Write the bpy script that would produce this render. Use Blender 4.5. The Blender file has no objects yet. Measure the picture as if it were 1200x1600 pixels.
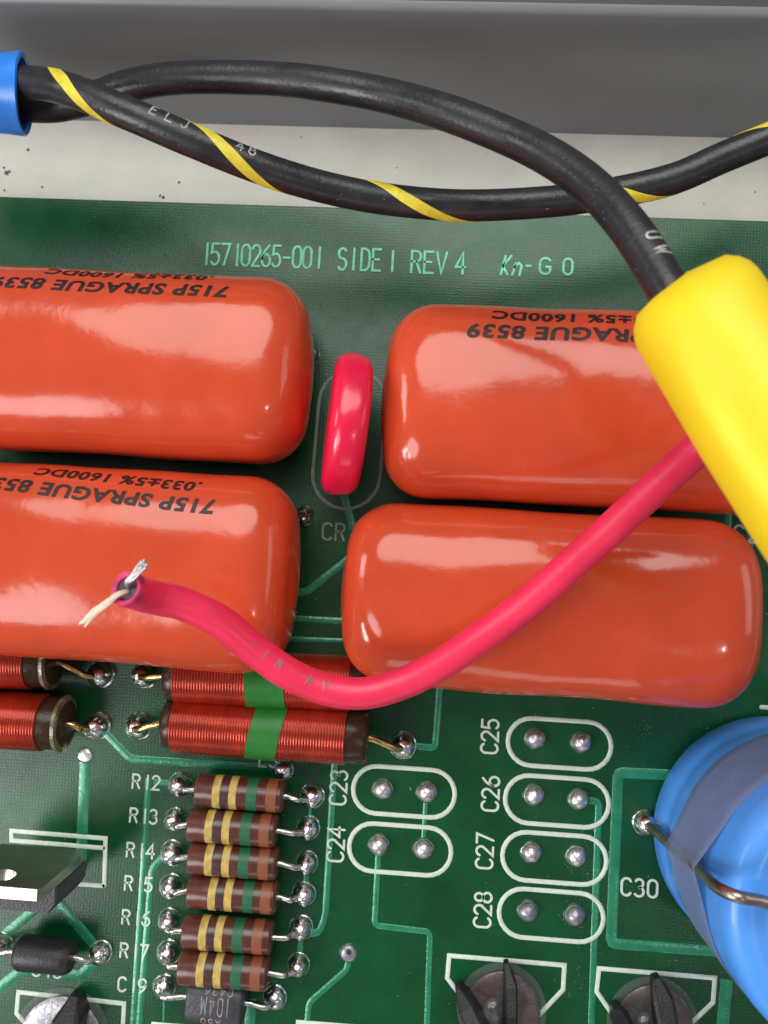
import bpy, bmesh, math, random
from mathutils import Vector, Matrix, noise
random.seed(7)
S = bpy.context.scene
COL = S.collection
PI = math.pi
# ------------------------------------------------------------------ camera (1 unit = 1 cm; board top is z = 0)
CA, CB, CC, CH = 0.0581, 0.05, 0.0548, 9.417
F = 1256.0
Rm = Matrix.Rotation(CC, 3, 'Z') @ Matrix.Rotation(CB, 3, 'Y') @ Matrix.Rotation(CA, 3, 'X')
cam = bpy.data.cameras.new('camera')
cam_o = bpy.data.objects.new('camera', cam)
COL.objects.link(cam_o)
cam_o.matrix_world = Matrix.Translation((0, 0, CH)) @ Rm.to_4x4()
cam.sensor_fit = 'VERTICAL'
cam.sensor_height = 36.0
cam.lens = 36.0 * F / 1600.0
cam.clip_start = 0.05
cam.clip_end = 400
cam.dof.use_dof = True
cam.dof.focus_distance = 8.5
cam.dof.aperture_fstop = cam.lens * 1e-3 / 0.062
S.camera = cam_o
S.unit_settings.scale_length = 0.01
# ------------------------------------------------------------------ world and lamps
W = bpy.data.worlds.new('World'); S.world = W; W.use_nodes = True
bg = W.node_tree.nodes['Background']
bg.inputs[0].default_value = (0.97, 0.98, 1.0, 1); bg.inputs[1].default_value = 0.20
S.view_settings.view_transform = 'Standard'; S.view_settings.look = 'None'
S.view_settings.exposure = 0.20; S.view_settings.gamma = 1.0
def lamp(name, loc, target, sx, sy, radiance, color, shape='RECTANGLE'):
    l = bpy.data.lights.new(name, 'AREA'); l.shape = shape; l.size = sx; l.size_y = sy
    l.energy = radiance * PI * sx * sy; l.color = color
    o = bpy.data.objects.new(name, l); COL.objects.link(o); o.location = loc
    o.rotation_euler = (Vector(target) - Vector(loc)).to_track_quat('-Z', 'Y').to_euler()
    return o
lamp('window_light', (-27, -16, 17), (0, 0, 0), 9, 8, 17.0, (1.0, 0.975, 0.94))
lamp('window_light', (-20, -13, 24), (-2, -2, 0), 15, 14, 4.2, (0.96, 0.99, 1.0), 'ELLIPSE')
lamp('window_light', (-30, 6, 16), (0, 0, 0), 9, 8, 6.0, (1.0, 0.98, 0.95))
lamp('ceiling_light', (-2, 19, 27), (0, 4, 0), 34, 23, 3.3, (0.93, 1.0, 0.93), 'ELLIPSE')
lamp('wall_fill', (30, 4, 12), (0, 0, 0), 16, 9, 1.6, (1.0, 0.97, 0.93))  # added soft panel on the east, fills side reflections in solder and cylinders
lamp('wall_fill', (2, -32, 11), (0, 0, 0), 18, 8, 1.6, (1.0, 0.97, 0.93))  # added low panel on the south, reflects in domes, not the flat board
lamp('glint_light', (13, -9, 22), (0, 0, 0), 1.3, 1.0, 60.0, (1.0, 0.95, 0.88))  # small lamp added to put white highlights on the capacitors
# ------------------------------------------------------------------ pixel of the photograph -> point at height z
def at(px, py, z=0.0):
    d = Rm @ Vector(((px - 600) / F, -(py - 800) / F, -1.0))
    t = (z - CH) / d.z
    return Vector((d.x * t, d.y * t, z))
# ------------------------------------------------------------------ materials
MATS = {}
def mat(name, col, rough=0.5, metal=0.0, var=0.0, vscale=4.0, bump=0.0, bscale=20.0, coat=0.0, coatr=0.05,
        stretch=(1, 1, 1), spec=0.5, specks=None, col2=None, sss=0.0, transm=0.0, alpha=1.0, rvar=0.0, bdist=0.02):
    if name in MATS: return MATS[name]
    m = bpy.data.materials.new(name); m.use_nodes = True
    nt = m.node_tree; N = nt.nodes; L = nt.links
    b = N['Principled BSDF']
    b.inputs['Base Color'].default_value = (*col, 1); b.inputs['Roughness'].default_value = rough
    b.inputs['Metallic'].default_value = metal; b.inputs['Specular IOR Level'].default_value = spec
    b.inputs['Coat Weight'].default_value = coat; b.inputs['Coat Roughness'].default_value = coatr
    b.inputs['Alpha'].default_value = alpha
    b.inputs['Transmission Weight'].default_value = transm
    if sss: b.inputs['Subsurface Weight'].default_value = sss; b.inputs['Subsurface Scale'].default_value = 0.15; b.inputs['Subsurface Radius'].default_value = (1, .3, .2)
    tc = N.new('ShaderNodeTexCoord'); mp = N.new('ShaderNodeMapping'); mp.inputs['Scale'].default_value = stretch
    L.new(tc.outputs['Object'], mp.inputs['Vector'])
    src = None
    if var > 0 or col2:
        n = N.new('ShaderNodeTexNoise'); n.inputs['Scale'].default_value = vscale; n.inputs['Detail'].default_value = 6
        n.inputs['Roughness'].default_value = 0.62
        L.new(mp.outputs[0], n.inputs['Vector'])
        r = N.new('ShaderNodeValToRGB'); r.color_ramp.elements[0].position = 0.32; r.color_ramp.elements[1].position = 0.68
        c2 = col2 or tuple(min(1, c * (1 + var)) for c in col)
        c1 = tuple(c * (1 - var) for c in col) if not col2 else col
        r.color_ramp.elements[0].color = (*c1, 1); r.color_ramp.elements[1].color = (*c2, 1)
        L.new(n.outputs['Fac'], r.inputs['Fac']); src = r.outputs['Color']
    if specks:
        scol, ssc, th = specks
        n = N.new('ShaderNodeTexNoise'); n.inputs['Scale'].default_value = ssc; n.inputs['Detail'].default_value = 3
        L.new(tc.outputs['Object'], n.inputs['Vector'])
        r = N.new('ShaderNodeValToRGB'); r.color_ramp.elements[0].position = th; r.color_ramp.elements[1].position = th + 0.05
        r.color_ramp.elements[0].color = (0, 0, 0, 1); r.color_ramp.elements[1].color = (1, 1, 1, 1)
        L.new(n.outputs['Fac'], r.inputs['Fac'])
        mx = N.new('ShaderNodeMixRGB'); L.new(r.outputs['Color'], mx.inputs['Fac'])
        if src: L.new(src, mx.inputs['Color1'])
        else: mx.inputs['Color1'].default_value = (*col, 1)
        mx.inputs['Color2'].default_value = (*scol, 1); src = mx.outputs['Color']
    if src: L.new(src, b.inputs['Base Color'])
    if rvar:
        n = N.new('ShaderNodeTexNoise'); n.inputs['Scale'].default_value = 2.3; n.inputs['Detail'].default_value = 8; n.inputs['Roughness'].default_value = 0.7
        L.new(mp.outputs[0], n.inputs['Vector'])
        mr = N.new('ShaderNodeMapRange'); mr.inputs[1].default_value = 0.3; mr.inputs[2].default_value = 0.7
        mr.inputs[3].default_value = max(0.02, rough - rvar); mr.inputs[4].default_value = rough + rvar
        L.new(n.outputs['Fac'], mr.inputs[0]); L.new(mr.outputs[0], b.inputs['Roughness'])
    if bump > 0:
        n = N.new('ShaderNodeTexNoise'); n.inputs['Scale'].default_value = bscale; n.inputs['Detail'].default_value = 4
        L.new(mp.outputs[0], n.inputs['Vector'])
        bp = N.new('ShaderNodeBump'); bp.inputs['Strength'].default_value = bump; bp.inputs['Distance'].default_value = bdist
        L.new(n.outputs['Fac'], bp.inputs['Height']); L.new(bp.outputs[0], b.inputs['Normal'])
        if coat: L.new(bp.outputs[0], b.inputs['Coat Normal'])
    MATS[name] = m
    return m
M_mask = mat('solder_mask', (0.0018, 0.060, 0.018), 0.26, var=0.25, vscale=1.3, spec=0.48, bump=0.22, bscale=62, rvar=0.07, bdist=0.010,
             specks=((0.03, 0.09, 0.05), 40, 0.755))
def weave(m):
    nt = m.node_tree; N = nt.nodes; L = nt.links; b = N['Principled BSDF']; old = b.inputs['Normal'].links[0].from_node
    tc = N.new('ShaderNodeTexCoord'); hs = []
    for d in ('X', 'Y'):
        w = N.new('ShaderNodeTexWave'); w.bands_direction = d; w.inputs['Scale'].default_value = 8.5; w.inputs['Distortion'].default_value = .5
        L.new(tc.outputs['Object'], w.inputs['Vector']); hs.append(w)
    ad = N.new('ShaderNodeMath'); ad.operation = 'MULTIPLY'; L.new(hs[0].outputs['Fac'], ad.inputs[0]); L.new(hs[1].outputs['Fac'], ad.inputs[1])
    bp = N.new('ShaderNodeBump'); bp.inputs['Strength'].default_value = .10; bp.inputs['Distance'].default_value = .006
    L.new(ad.outputs[0], bp.inputs['Height']); L.new(old.outputs[0], bp.inputs['Normal']); L.new(bp.outputs[0], b.inputs['Normal'])
weave(M_mask)
M_trace = mat('masked_copper', (0.014, 0.22, 0.11), 0.30, var=0.22, vscale=5, bump=0.25, bscale=22, spec=0.9, rvar=0.1, metal=0.15)
M_etch = mat('etched_copper', (0.10, 0.52, 0.33), 0.35, var=0.3, vscale=9, bump=0.3, bscale=30, spec=0.8)
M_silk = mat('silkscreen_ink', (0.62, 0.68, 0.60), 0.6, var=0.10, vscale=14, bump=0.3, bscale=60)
M_silk_dim = mat('grey_silkscreen_ink', (0.26, 0.28, 0.25), 0.6, var=0.25, vscale=14, bump=0.3, bscale=60)  # greyer ink for the varistor's oval and lettering
M_fr4 = mat('fibreglass_edge', (0.03, 0.12, 0.05), 0.6, var=0.3, vscale=20)
M_solder = mat('solder', (0.82, 0.79, 0.80), 0.22, metal=1.0, var=0.20, vscale=10, bump=0.4, bscale=11, bdist=0.02, rvar=0.10)
M_dull = mat('dull_solder', (0.66, 0.62, 0.64), 0.36, metal=0.95, var=0.25, vscale=14, bump=0.4, bscale=16, bdist=.02)
M_tin = mat('tinned_pad', (0.80, 0.78, 0.74), 0.30, metal=0.8, var=0.1, bump=0.4, bscale=20)
M_oldtin = mat('dull_tin', (0.34, 0.33, 0.36), 0.40, metal=0.8, var=0.3, vscale=12, bump=0.4, bscale=20)
M_lead = mat('tinned_wire', (0.60, 0.56, 0.54), 0.26, metal=1.0, var=0.2, vscale=8, bump=0.3, bscale=14, stretch=(1, 4, 4))
M_brass = mat('lacquered_wire', (0.55, 0.40, 0.18), 0.25, metal=1.0, var=0.35, vscale=8, bump=0.4, bscale=14)
M_copper_lead = mat('copper_grey_wire', (0.42, 0.33, 0.31), 0.33, metal=1.0, var=0.2, vscale=6, bump=0.2, bscale=14)
M_orange = mat('orange_epoxy', (0.57, 0.062, 0.022), 0.16, var=0.08, vscale=1.2, coat=0.12, coatr=0.06, bump=0.14, bscale=2.2, spec=0.5, bdist=0.06,
               specks=((0.75, 0.25, 0.12), 17, 0.76), sss=0.05, rvar=0.05)
M_blackink = mat('black_ink', (0.020, 0.003, 0.004), 0.5, var=0.5, vscale=12)
M_disc = mat('pink_red_coating', (0.78, 0.010, 0.060), 0.24, var=0.10, vscale=2, bump=0.15, bscale=5, sss=0.05, coat=0.2, coatr=0.12)
M_redwire = mat('red_insulation', (0.80, 0.024, 0.085), 0.38, var=0.12, vscale=2.5, bump=0.12, bscale=14, sss=0.06, rvar=0.08)
M_greyink = mat('grey_ink', (0.24, 0.19, 0.22), 0.5, var=0.4, vscale=15)
M_blackwire = mat('black_insulation', (0.016, 0.014, 0.017), 0.36, var=0.35, vscale=5, bump=0.22, bscale=26, rvar=0.09, specks=((0.13, 0.12, 0.12), 9, 0.76))
M_yellowstripe = mat('yellow_stripe', (0.72, 0.56, 0.04), 0.45, var=0.20, vscale=6, bump=0.2, bscale=18)
M_whiteink = mat('pale_ink', (0.38, 0.37, 0.38), 0.6, var=0.5, vscale=15)
M_yellow = mat('yellow_vinyl', (0.88, 0.62, 0.010), 0.5, var=0.03, vscale=1.5, bump=0.10, bscale=3, sss=0.10, bdist=0.05)
M_blue = mat('blue_sleeve_film', (0.075, 0.30, 0.86), 0.40, var=0.06, vscale=1.5, bump=0.10, bscale=6, coat=0.2, coatr=0.15)
M_bluetube = mat('blue_heatshrink', (0.018, 0.19, 0.70), 0.33, var=0.12, vscale=3, bump=0.3, bscale=8)
M_tape = mat('frosted_tape', (0.25, 0.30, 0.47), 0.45, var=0.08, vscale=4, bump=0.15, bscale=10, alpha=0.44)
M_enamel = mat('red_enamel_wire', (0.42, 0.032, 0.012), 0.25, metal=0.5, var=0.30, vscale=3, coat=0.15, coatr=0.12)
M_greentape = mat('green_tape', (0.012, 0.16, 0.016), 0.42, var=0.15, vscale=5, bump=0.2, bscale=12)
M_core = mat('brown_ferrite', (0.022, 0.009, 0.007), 0.28, col2=(0.05, 0.024, 0.013), vscale=4, bump=0.4, bscale=9, spec=.3)
M_collar = mat('aged_varnish', (0.05, 0.028, 0.015), 0.25, col2=(0.26, 0.20, 0.11), vscale=6, bump=0.6, bscale=10, coat=0.4)
M_res = mat('brown_phenolic', (0.105, 0.027, 0.016), 0.30, var=0.40, vscale=3.5, coat=0.25, coatr=0.15, bump=0.12, bscale=14)
M_resdark = mat('dark_brown_phenolic', (0.065, 0.026, 0.026), 0.30, var=0.22, vscale=3, coat=0.25, coatr=0.15, bump=0.12, bscale=14)
M_bandy = mat('yellow_band_paint', (0.50, 0.34, 0.09), 0.45, var=0.30, vscale=11)
M_bandg = mat('green_band_paint', (0.012, 0.11, 0.05), 0.45, var=0.2, vscale=9)
M_bandb = mat('brown_band_paint', (0.23, 0.065, 0.028), 0.4, var=0.2, vscale=9)
M_plastic = mat('black_moulding', (0.014, 0.013, 0.015), 0.42, var=0.3, vscale=6, bump=0.3, bscale=50)
M_greyplastic = mat('grey_black_moulding', (0.045, 0.040, 0.050), 0.42, var=0.3, vscale=8, bump=0.4, bscale=40)
M_tab = mat('nickel_tab', (0.55, 0.50, 0.45), 0.33, metal=1.0, var=0.12, vscale=3, bump=0.15, bscale=10)
M_pinkwasher = mat('dusty_pink_plastic', (0.090, 0.056, 0.058), 0.35, var=0.45, vscale=6, bump=0.5, bscale=14, coat=0.3, coatr=0.2)
M_clear = mat('clear_resin', (0.32, 0.40, 0.34), 0.15, alpha=0.22, bump=0.3, bscale=10)
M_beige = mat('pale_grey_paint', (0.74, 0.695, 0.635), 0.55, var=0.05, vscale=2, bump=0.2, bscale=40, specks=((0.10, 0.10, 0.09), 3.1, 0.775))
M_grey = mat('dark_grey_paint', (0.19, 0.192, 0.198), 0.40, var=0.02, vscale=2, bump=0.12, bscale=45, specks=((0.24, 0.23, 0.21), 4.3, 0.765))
M_dark = mat('dark_paint_and_hole_shade', (0.020, 0.022, 0.028), 0.5, var=0.1, vscale=4, bump=0.2, bscale=40)  # dark paint of the lip, also the painted shade of the drilled hole
M_dust = mat('dust', (0.34, 0.34, 0.30), 0.8, var=0.4, vscale=30)
# ------------------------------------------------------------------ mesh helpers
class MB:
    def __init__(s): s.v = []; s.f = []
    def add(s, vs, fs):
        o = len(s.v); s.v += [tuple(v) for v in vs]; s.f += [tuple(i + o for i in f) for f in fs]; return s
    def grid(s, rows, closed_u=True, cap0=False, cap1=False):
        o = len(s.v); n = len(rows[0])
        for r in rows: s.v += [tuple(p) for p in r]
        for i in range(len(rows) - 1):
            for j in range(n if closed_u else n - 1):
                a = o + i * n + j; b = o + i * n + (j + 1) % n
                s.f.append((a, b, b + n, a + n))
        if cap0: s.f.append(tuple(o + j for j in range(n))[::-1])
        if cap1: s.f.append(tuple(o + (len(rows) - 1) * n + j for j in range(n)))
        return s
    def build(s, name, m, parent=None, smooth=True, loc=None, angle=None):
        me = bpy.data.meshes.new(name); me.from_pydata(s.v, [], s.f)
        bm = bmesh.new(); bm.from_mesh(me); bmesh.ops.recalc_face_normals(bm, faces=bm.faces)
        if smooth:
            lim = math.radians(angle or 40)
            for f in bm.faces: f.smooth = True
            for e in bm.edges:
                if len(e.link_faces) == 2 and e.calc_face_angle(0) > lim: e.smooth = False
        bm.to_mesh(me); bm.free()
        me.materials.append(m)
        o = bpy.data.objects.new(name, me); COL.objects.link(o)
        if parent: o.parent = parent
        if loc is not None: o.location = loc
        return o
def tag(o, label=None, cat=None, group=None, kind=None):
    if label: o['label'] = label
    if cat: o['category'] = cat
    if group: o['group'] = group
    if kind: o['kind'] = kind
    return o
def thing(name, label, cat, loc, group=None, rz=0.0):
    o = bpy.data.objects.new(name, None); COL.objects.link(o); o.location = loc; o.rotation_euler = (0, 0, rz)
    o.empty_display_size = 0.3
    return tag(o, label, cat, group)
def copy_tree(o, parent=None):
    c = o.copy(); COL.objects.link(c)
    if parent: c.parent = parent
    for ch in list(o.children): copy_tree(ch, c)
    return c
def catmull(pts, n=10):
    pts = [Vector(p) for p in pts]; P = [pts[0] * 2 - pts[1]] + pts + [pts[-1] * 2 - pts[-2]]
    out = []
    for i in range(1, len(P) - 2):
        for k in range(n):
            t = k / n; a, b, c, d = P[i - 1], P[i], P[i + 1], P[i + 2]
            out.append(0.5 * ((2 * b) + (c - a) * t + (2 * a - 5 * b + 4 * c - d) * t * t + (3 * b - a - 3 * c + d) * t ** 3))
    out.append(pts[-1].copy()); return out
def frames(path, up=Vector((0, 0, 1))):
    fr = []
    for i, p in enumerate(path):
        t = (path[min(i + 1, len(path) - 1)] - path[max(i - 1, 0)]).normalized()
        s = t.cross(up)
        if s.length < 1e-3: s = fr[-1][1] if fr else t.cross(Vector((0, 1, 0)))
        s.normalize(); u = s.cross(t).normalized(); fr.append((t, s, u))
    return fr
def tube(mb, path, r, seg=20, up=Vector((0, 0, 1)), caps=True, rf=None):
    fr = frames(path, up); rows = []
    for i, p in enumerate(path):
        t, s, u = fr[i]; rr = rf(i / (len(path) - 1)) * r if rf else r
        rows.append([p + (s * math.cos(2 * PI * j / seg) + u * math.sin(2 * PI * j / seg)) * rr for j in range(seg)])
    return mb.grid(rows, True, caps, caps)
def lathe(mb, prof, org=(0, 0, 0), axis=(0, 0, 1), seg=32, wob=0.0):
    ax = Vector(axis).normalized(); org = Vector(org)
    a = ax.cross(Vector((0, 0, 1)) if abs(ax.z) < 0.9 else Vector((1, 0, 0))).normalized(); b = ax.cross(a)
    rows = []
    for (t, r) in prof:
        row = []
        for j in range(seg):
            q = 2 * PI * j / seg
            d = a * math.cos(q) + b * math.sin(q)
            rr = max(r, 1e-4)
            if wob: rr *= 1 + wob * noise.noise(org * 3 + d * 1.7 + ax * t * 4)
            row.append(org + ax * t + d * rr)
        rows.append(row)
    return mb.grid(rows, True, True, True)
def dome(mb, c, r, h, seg=20, wob=0.12, rings=7):
    prof = [(0, r * 1.12), (0.005, r * 1.10), (.010, r * 1.03)]
    for k in range(0, rings + 1):
        q = PI / 2 * k / rings; prof.append((0.014 + h * (.8 * math.sin(q) + .2 * k / rings), r * math.cos(q)))
    return lathe(mb, prof, c, (0, 0, 1), seg, wob)
def ribbon(mb, pts, w, h0, h1, closed=False, f=None, maxlen=None, caps=True):
    """flat raised strip along a 2-D polyline; f maps (x, y, height) to a 3-D point"""
    P = [Vector((p[0], p[1])) for p in pts]
    if maxlen:
        Q = []
        n = len(P)
        for i in range(n if closed else n - 1):
            a, b = P[i], P[(i + 1) % n]; k = max(1, int((b - a).length / maxlen))
            Q += [a.lerp(b, j / k) for j in range(k)]
        if not closed: Q.append(P[-1])
        P = Q
    n = len(P); L = []; R = []
    for i in range(n):
        a = P[i - 1] if (i > 0 or closed) else None; b = P[(i + 1) % n] if (i < n - 1 or closed) else None
        d1 = (P[i] - a).normalized() if a is not None else None; d2 = (b - P[i]).normalized() if b is not None else None
        if d1 is None: d1 = d2
        if d2 is None: d2 = d1
        t = d1 + d2
        t = t.normalized() if t.length > 1e-5 else d1
        k = 1 / max(0.45, t.dot(d1)); nrm = Vector((-t.y, t.x)) * (w / 2 * k)
        L.append(P[i] + nrm); R.append(P[i] - nrm)
    if not closed and caps:   # slightly rounded ends
        d0 = (P[0] - P[1]).normalized() * w * 0.35; d1 = (P[-1] - P[-2]).normalized() * w * 0.35
        L.insert(0, P[0] + d0 + (L[0] - P[0]) * 0.55); R.insert(0, P[0] + d0 + (R[0] - P[0]) * 0.55)
        L.append(P[-1] + d1 + (L[-1] - P[-1]) * 0.55); R.append(P[-1] + d1 + (R[-1] - P[-1]) * 0.55)
        n += 2
    f = f or (lambda x, y, z: (x, y, z))
    e = 0.82
    rows = []
    for i in range(n):
        c = (L[i] + R[i]) / 2
        li = c + (L[i] - c) * e; ri = c + (R[i] - c) * e
        rows.append([f(L[i].x, L[i].y, h0), f(li.x, li.y, h1), f(ri.x, ri.y, h1), f(R[i].x, R[i].y, h0)])
    if closed: rows.append(rows[0])
    o = len(mb.v)
    mb.grid(rows, False)
    if not closed:
        mb.f.append((o, o + 1, o + 2, o + 3)); q = o + (n - 1) * 4; mb.f.append((q + 3, q + 2, q + 1, q))
    return mb
def arc(cx, cy, rx, ry, a0, a1, n=8):
    return [(cx + rx * math.cos(math.radians(a0 + (a1 - a0) * i / n)), cy + ry * math.sin(math.radians(a0 + (a1 - a0) * i / n))) for i in range(n + 1)]
# stroke font on a cell 0.6 wide, 1 high
G = {
 '0': [arc(.3, .72, .27, .28, 0, 180) + arc(.3, .28, .27, .28, 180, 360) + [(.57, .72)]],
 '1': [[(.42, 0), (.42, 1)]],
 '2': [arc(.3, .72, .27, .28, 165, -25) + [(.05, 0), (.57, 0)]],
 '3': [arc(.28, .75, .24, .25, 150, -90, 8), arc(.28, .26, .28, .27, 90, -150, 9)],
 '4': [[(.45, 0), (.45, 1), (.02, .32), (.6, .32)]],
 '5': [[(.54, 1), (.1, 1), (.06, .56)] + arc(.28, .31, .28, .31, 110, -145, 9)],
 '6': [[(.48, 1), (.2, .75), (.05, .45)] + arc(.3, .29, .27, .29, 170, 530, 14)],
 '7': [[(.03, 1), (.57, 1), (.22, 0)]],
 '8': [arc(.3, .75, .23, .25, -90, 270, 14) , arc(.3, .26, .28, .26, 90, 450, 14)],
 '9': [arc(.3, .70, .27, .29, -10, 350, 14) + [(.55, .45), (.4, .2), (.12, 0)]],
 'A': [[(0, 0), (.3, 1), (.6, 0)], [(.1, .33), (.5, .33)]],
 'C': [arc(.31, .72, .28, .28, 25, 180) + arc(.31, .28, .28, .28, 180, 335)],
 'D': [[(.05, 0), (.05, 1), (.28, 1)] + arc(.27, .68, .3, .32, 80, 0, 4) + arc(.27, .32, .3, .32, 0, -80, 4) + [(.05, 0)]],
 'E': [[(.55, 1), (.05, 1), (.05, 0), (.55, 0)], [(.05, .52), (.45, .52)]],
 'G': [arc(.31, .70, .28, .30, 30, 180) + arc(.31, .30, .28, .30, 180, 330) + [(.57, .45), (.35, .45)]],
 'I': [[(.3, 0), (.3, 1)]],
 'K': [[(.05, 0), (.25, 1)], [(.55, 1), (.15, .45), (.4, 0)]],
 'L': [[(.05, 1), (.05, 0), (.55, 0)]],
 'J': [[(.5, 1), (.5, .25)] + arc(.28, .25, .22, .25, 0, -170, 6)],
 'M': [[(.0, 0), (.05, 1), (.3, .35), (.55, 1), (.6, 0)]],
 'n': [[(.05, 0), (.2, .6)], [(.15, .4), (.35, .62), (.5, .5), (.38, 0)]],
 'O': [arc(.3, .72, .27, .28, 0, 180) + arc(.3, .28, .27, .28, 180, 360) + [(.57, .72)]],
 'P': [[(.05, 0), (.05, 1), (.35, 1)] + arc(.33, .75, .24, .25, 80, -80, 6) + [(.05, .5)]],
 'R': [[(.05, 0), (.05, 1), (.35, 1)] + arc(.33, .76, .24, .24, 80, -80, 6) + [(.05, .52)], [(.33, .52), (.57, 0)]],
 'S': [arc(.3, .75, .25, .25, 30, 240, 8) + arc(.3, .25, .26, .27, 75, -150, 9)],
 'U': [[(.05, 1), (.05, .3)] + arc(.3, .28, .25, .28, 180, 360, 7) + [(.55, 1)]],
 'V': [[(.02, 1), (.3, 0), (.58, 1)]],
 'W': [[(0, 1), (.15, 0), (.3, .7), (.45, 0), (.6, 1)]],
 '-': [[(.1, .45), (.5, .45)]], ' ': []}
def stext(mb, s, org, h, adv, w, ux, uy, h0=0.002, h1=0.009, wx=1.0, f=None, maxlen=None, jit=0.0):
    """stroke lettering: org lower-left corner, ux / uy unit directions, h letter height, adv advance"""
    ux = Vector(ux[:2]).normalized(); uy = Vector(uy[:2]).normalized(); org = Vector(org[:2])
    x = 0
    for ch in s:
        for pl in G.get(ch, []):
            pts = [org + ux * (x + p[0] * h * wx) + uy * (p[1] * h) for p in pl]
            if jit: pts = [p + Vector((random.uniform(-jit, jit), random.uniform(-jit, jit))) for p in pts]
            if len(pts) > 2 and (pts[0] - pts[-1]).length < 1e-3: pts = pts[:-1]; cl = True
            else: cl = False
            ribbon(mb, pts, w, h0, h1, closed=cl, f=f, maxlen=maxlen)
        x += adv
    return mb
# ================================================================== THE CHASSIS
def sheet(name, x0, x1, rows, m, **k):
    """folded metal: rows are (y, z) of the fold profile, swept along x, with thickness"""
    t = 0.08; mb = MB()
    R = [[(x, y, z) for (y, z) in rows] for x in (x0, x1)]
    prof = [(y, z) for (y, z) in rows] + [(y + 0.0, z - t) if i == 0 else (y + t * 0.7, z - t) for i, (y, z) in reversed(list(enumerate(rows)))]
    n = len(prof)
    v = [(x, y, z) for x in (x0, x1) for (y, z) in prof]
    f = [(i, (i + 1) % n, n + (i + 1) % n, n + i) for i in range(n)] + [tuple(range(n))[::-1], tuple(range(n, 2 * n))]
    mb.add(v, f); return tag(mb.build(name, m, **k), kind='structure')
fl = at(600, 201, -0.62); fr_ = at(1190, 213, -0.62)
yw = fl.y
topy = at(600, 14, 1.35)
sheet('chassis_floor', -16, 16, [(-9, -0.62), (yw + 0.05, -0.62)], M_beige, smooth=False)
wp = [(yw, -0.62)]
for k in range(7):
    q = k / 6; wp.append((yw + 0.02 + (topy.y - yw - 0.02) * q, -0.60 + (1.30 + 0.60) * q))
wp += [(topy.y + 0.03, 1.345), (topy.y + 0.09, 1.36)]
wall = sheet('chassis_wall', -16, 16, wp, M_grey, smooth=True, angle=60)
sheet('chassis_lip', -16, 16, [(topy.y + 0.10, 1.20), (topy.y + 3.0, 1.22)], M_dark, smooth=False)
# ================================================================== THE CIRCUIT BOARD
yedge = at(600, 326, 0).y
board = thing('circuit_board', 'green printed circuit board with white outlines and pale green copper tracks under the parts', 'circuit board', (0, 0, 0))
mb = MB(); bx0, bx1, by0 = -9.0, 9.0, -8.0
e = 0.012
ring = lambda z, d: [(bx0 + d, by0 + d, z), (bx1 - d, by0 + d, z), (bx1 - d, yedge - d, z), (bx0 + d, yedge - d, z)]
mb.grid([ring(-0.16, 0), ring(-e, 0), ring(0, e)], True, True, True)
mb.build('laminate', M_mask, board, smooth=False)
def trace(pts, wpx, m=None, z1=0.006):
    P = [at(x, y, 0) for x, y in pts]
    Q = [P[0]]
    for i in range(1, len(P) - 1):      # soften the corners
        a, b, c = P[i - 1], P[i], P[i + 1]; k = min(0.05, (a - b).length * .4, (c - b).length * .4)
        p0 = b + (a - b).normalized() * k; p1 = b + (c - b).normalized() * k
        Q += [p0, p0.lerp(p1, .5).lerp(b, .4), p1]
    if len(P) > 1: Q.append(P[-1])
    mb = MB(); ribbon(mb, Q, wpx / 133.0, 0.0005, z1, caps=False); return mb.build('copper_track', m or M_trace, board, angle=60)
for pts, w in [
    ([(160, 1140), (203, 1186), (443, 1200)], 12), ([(133, 1180), (127, 1345)], 17),
    ([(232, 1216), (221, 1400), (205, 1640)], 10), ([(282, 1226), (240, 1222)], 10),
    ([(272, 1330), (258, 1334), (237, 1356), (227, 1480), (214, 1640)], 10),
    ([(155, 1486), (90, 1408), (60, 1370)], 15), ([(-10, 1475), (5, 1462), (55, 1420), (90, 1370)], 16),
    ([(152, 1495), (128, 1523), (34, 1515), (-30, 1565)], 16),
    ([(487, 1243), (482, 1293)], 5), ([(480, 1347), (476, 1396)], 9), ([(471, 1449), (467, 1506)], 9),
    ([(524, 1170), (508, 1432), (498, 1458), (471, 1459)], 10), ([(666, 1238), (661, 1325)], 7),
    ([(592, 1320), (585, 1446), (672, 1456), (666, 1640)], 9), ([(545, 1490), (543, 1514), (483, 1566), (476, 1640)], 9),
    ([(630, 1163), (680, 1169), (688, 1060), (690, 900)], 10),
    ([(904, 1249), (936, 1252), (934, 1300), (923, 1640)], 10),
    ([(1110, 1214), (966, 1207), (955, 1474), (1150, 1488)], 16), ([(1136, 1530), (1126, 1640)], 18),
    ([(1142, 640), (1133, 930)], 12), ([(1176, 700), (1164, 1052)], 11),
    ([(533, 760), (552, 828)], 13), ([(590, 838), (478, 925), (400, 930)], 12),
    ([(380, 962), (620, 975)], 10), ([(380, 996), (620, 1005)], 9), ([(257, 1545), (254, 1640)], 4),
    ([(392, 1560), (389, 1640)], 16), ([(700, 120 + 240), (690, 365)], 3)][:-1]:
    trace(pts, w)
tin = [] 
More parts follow.
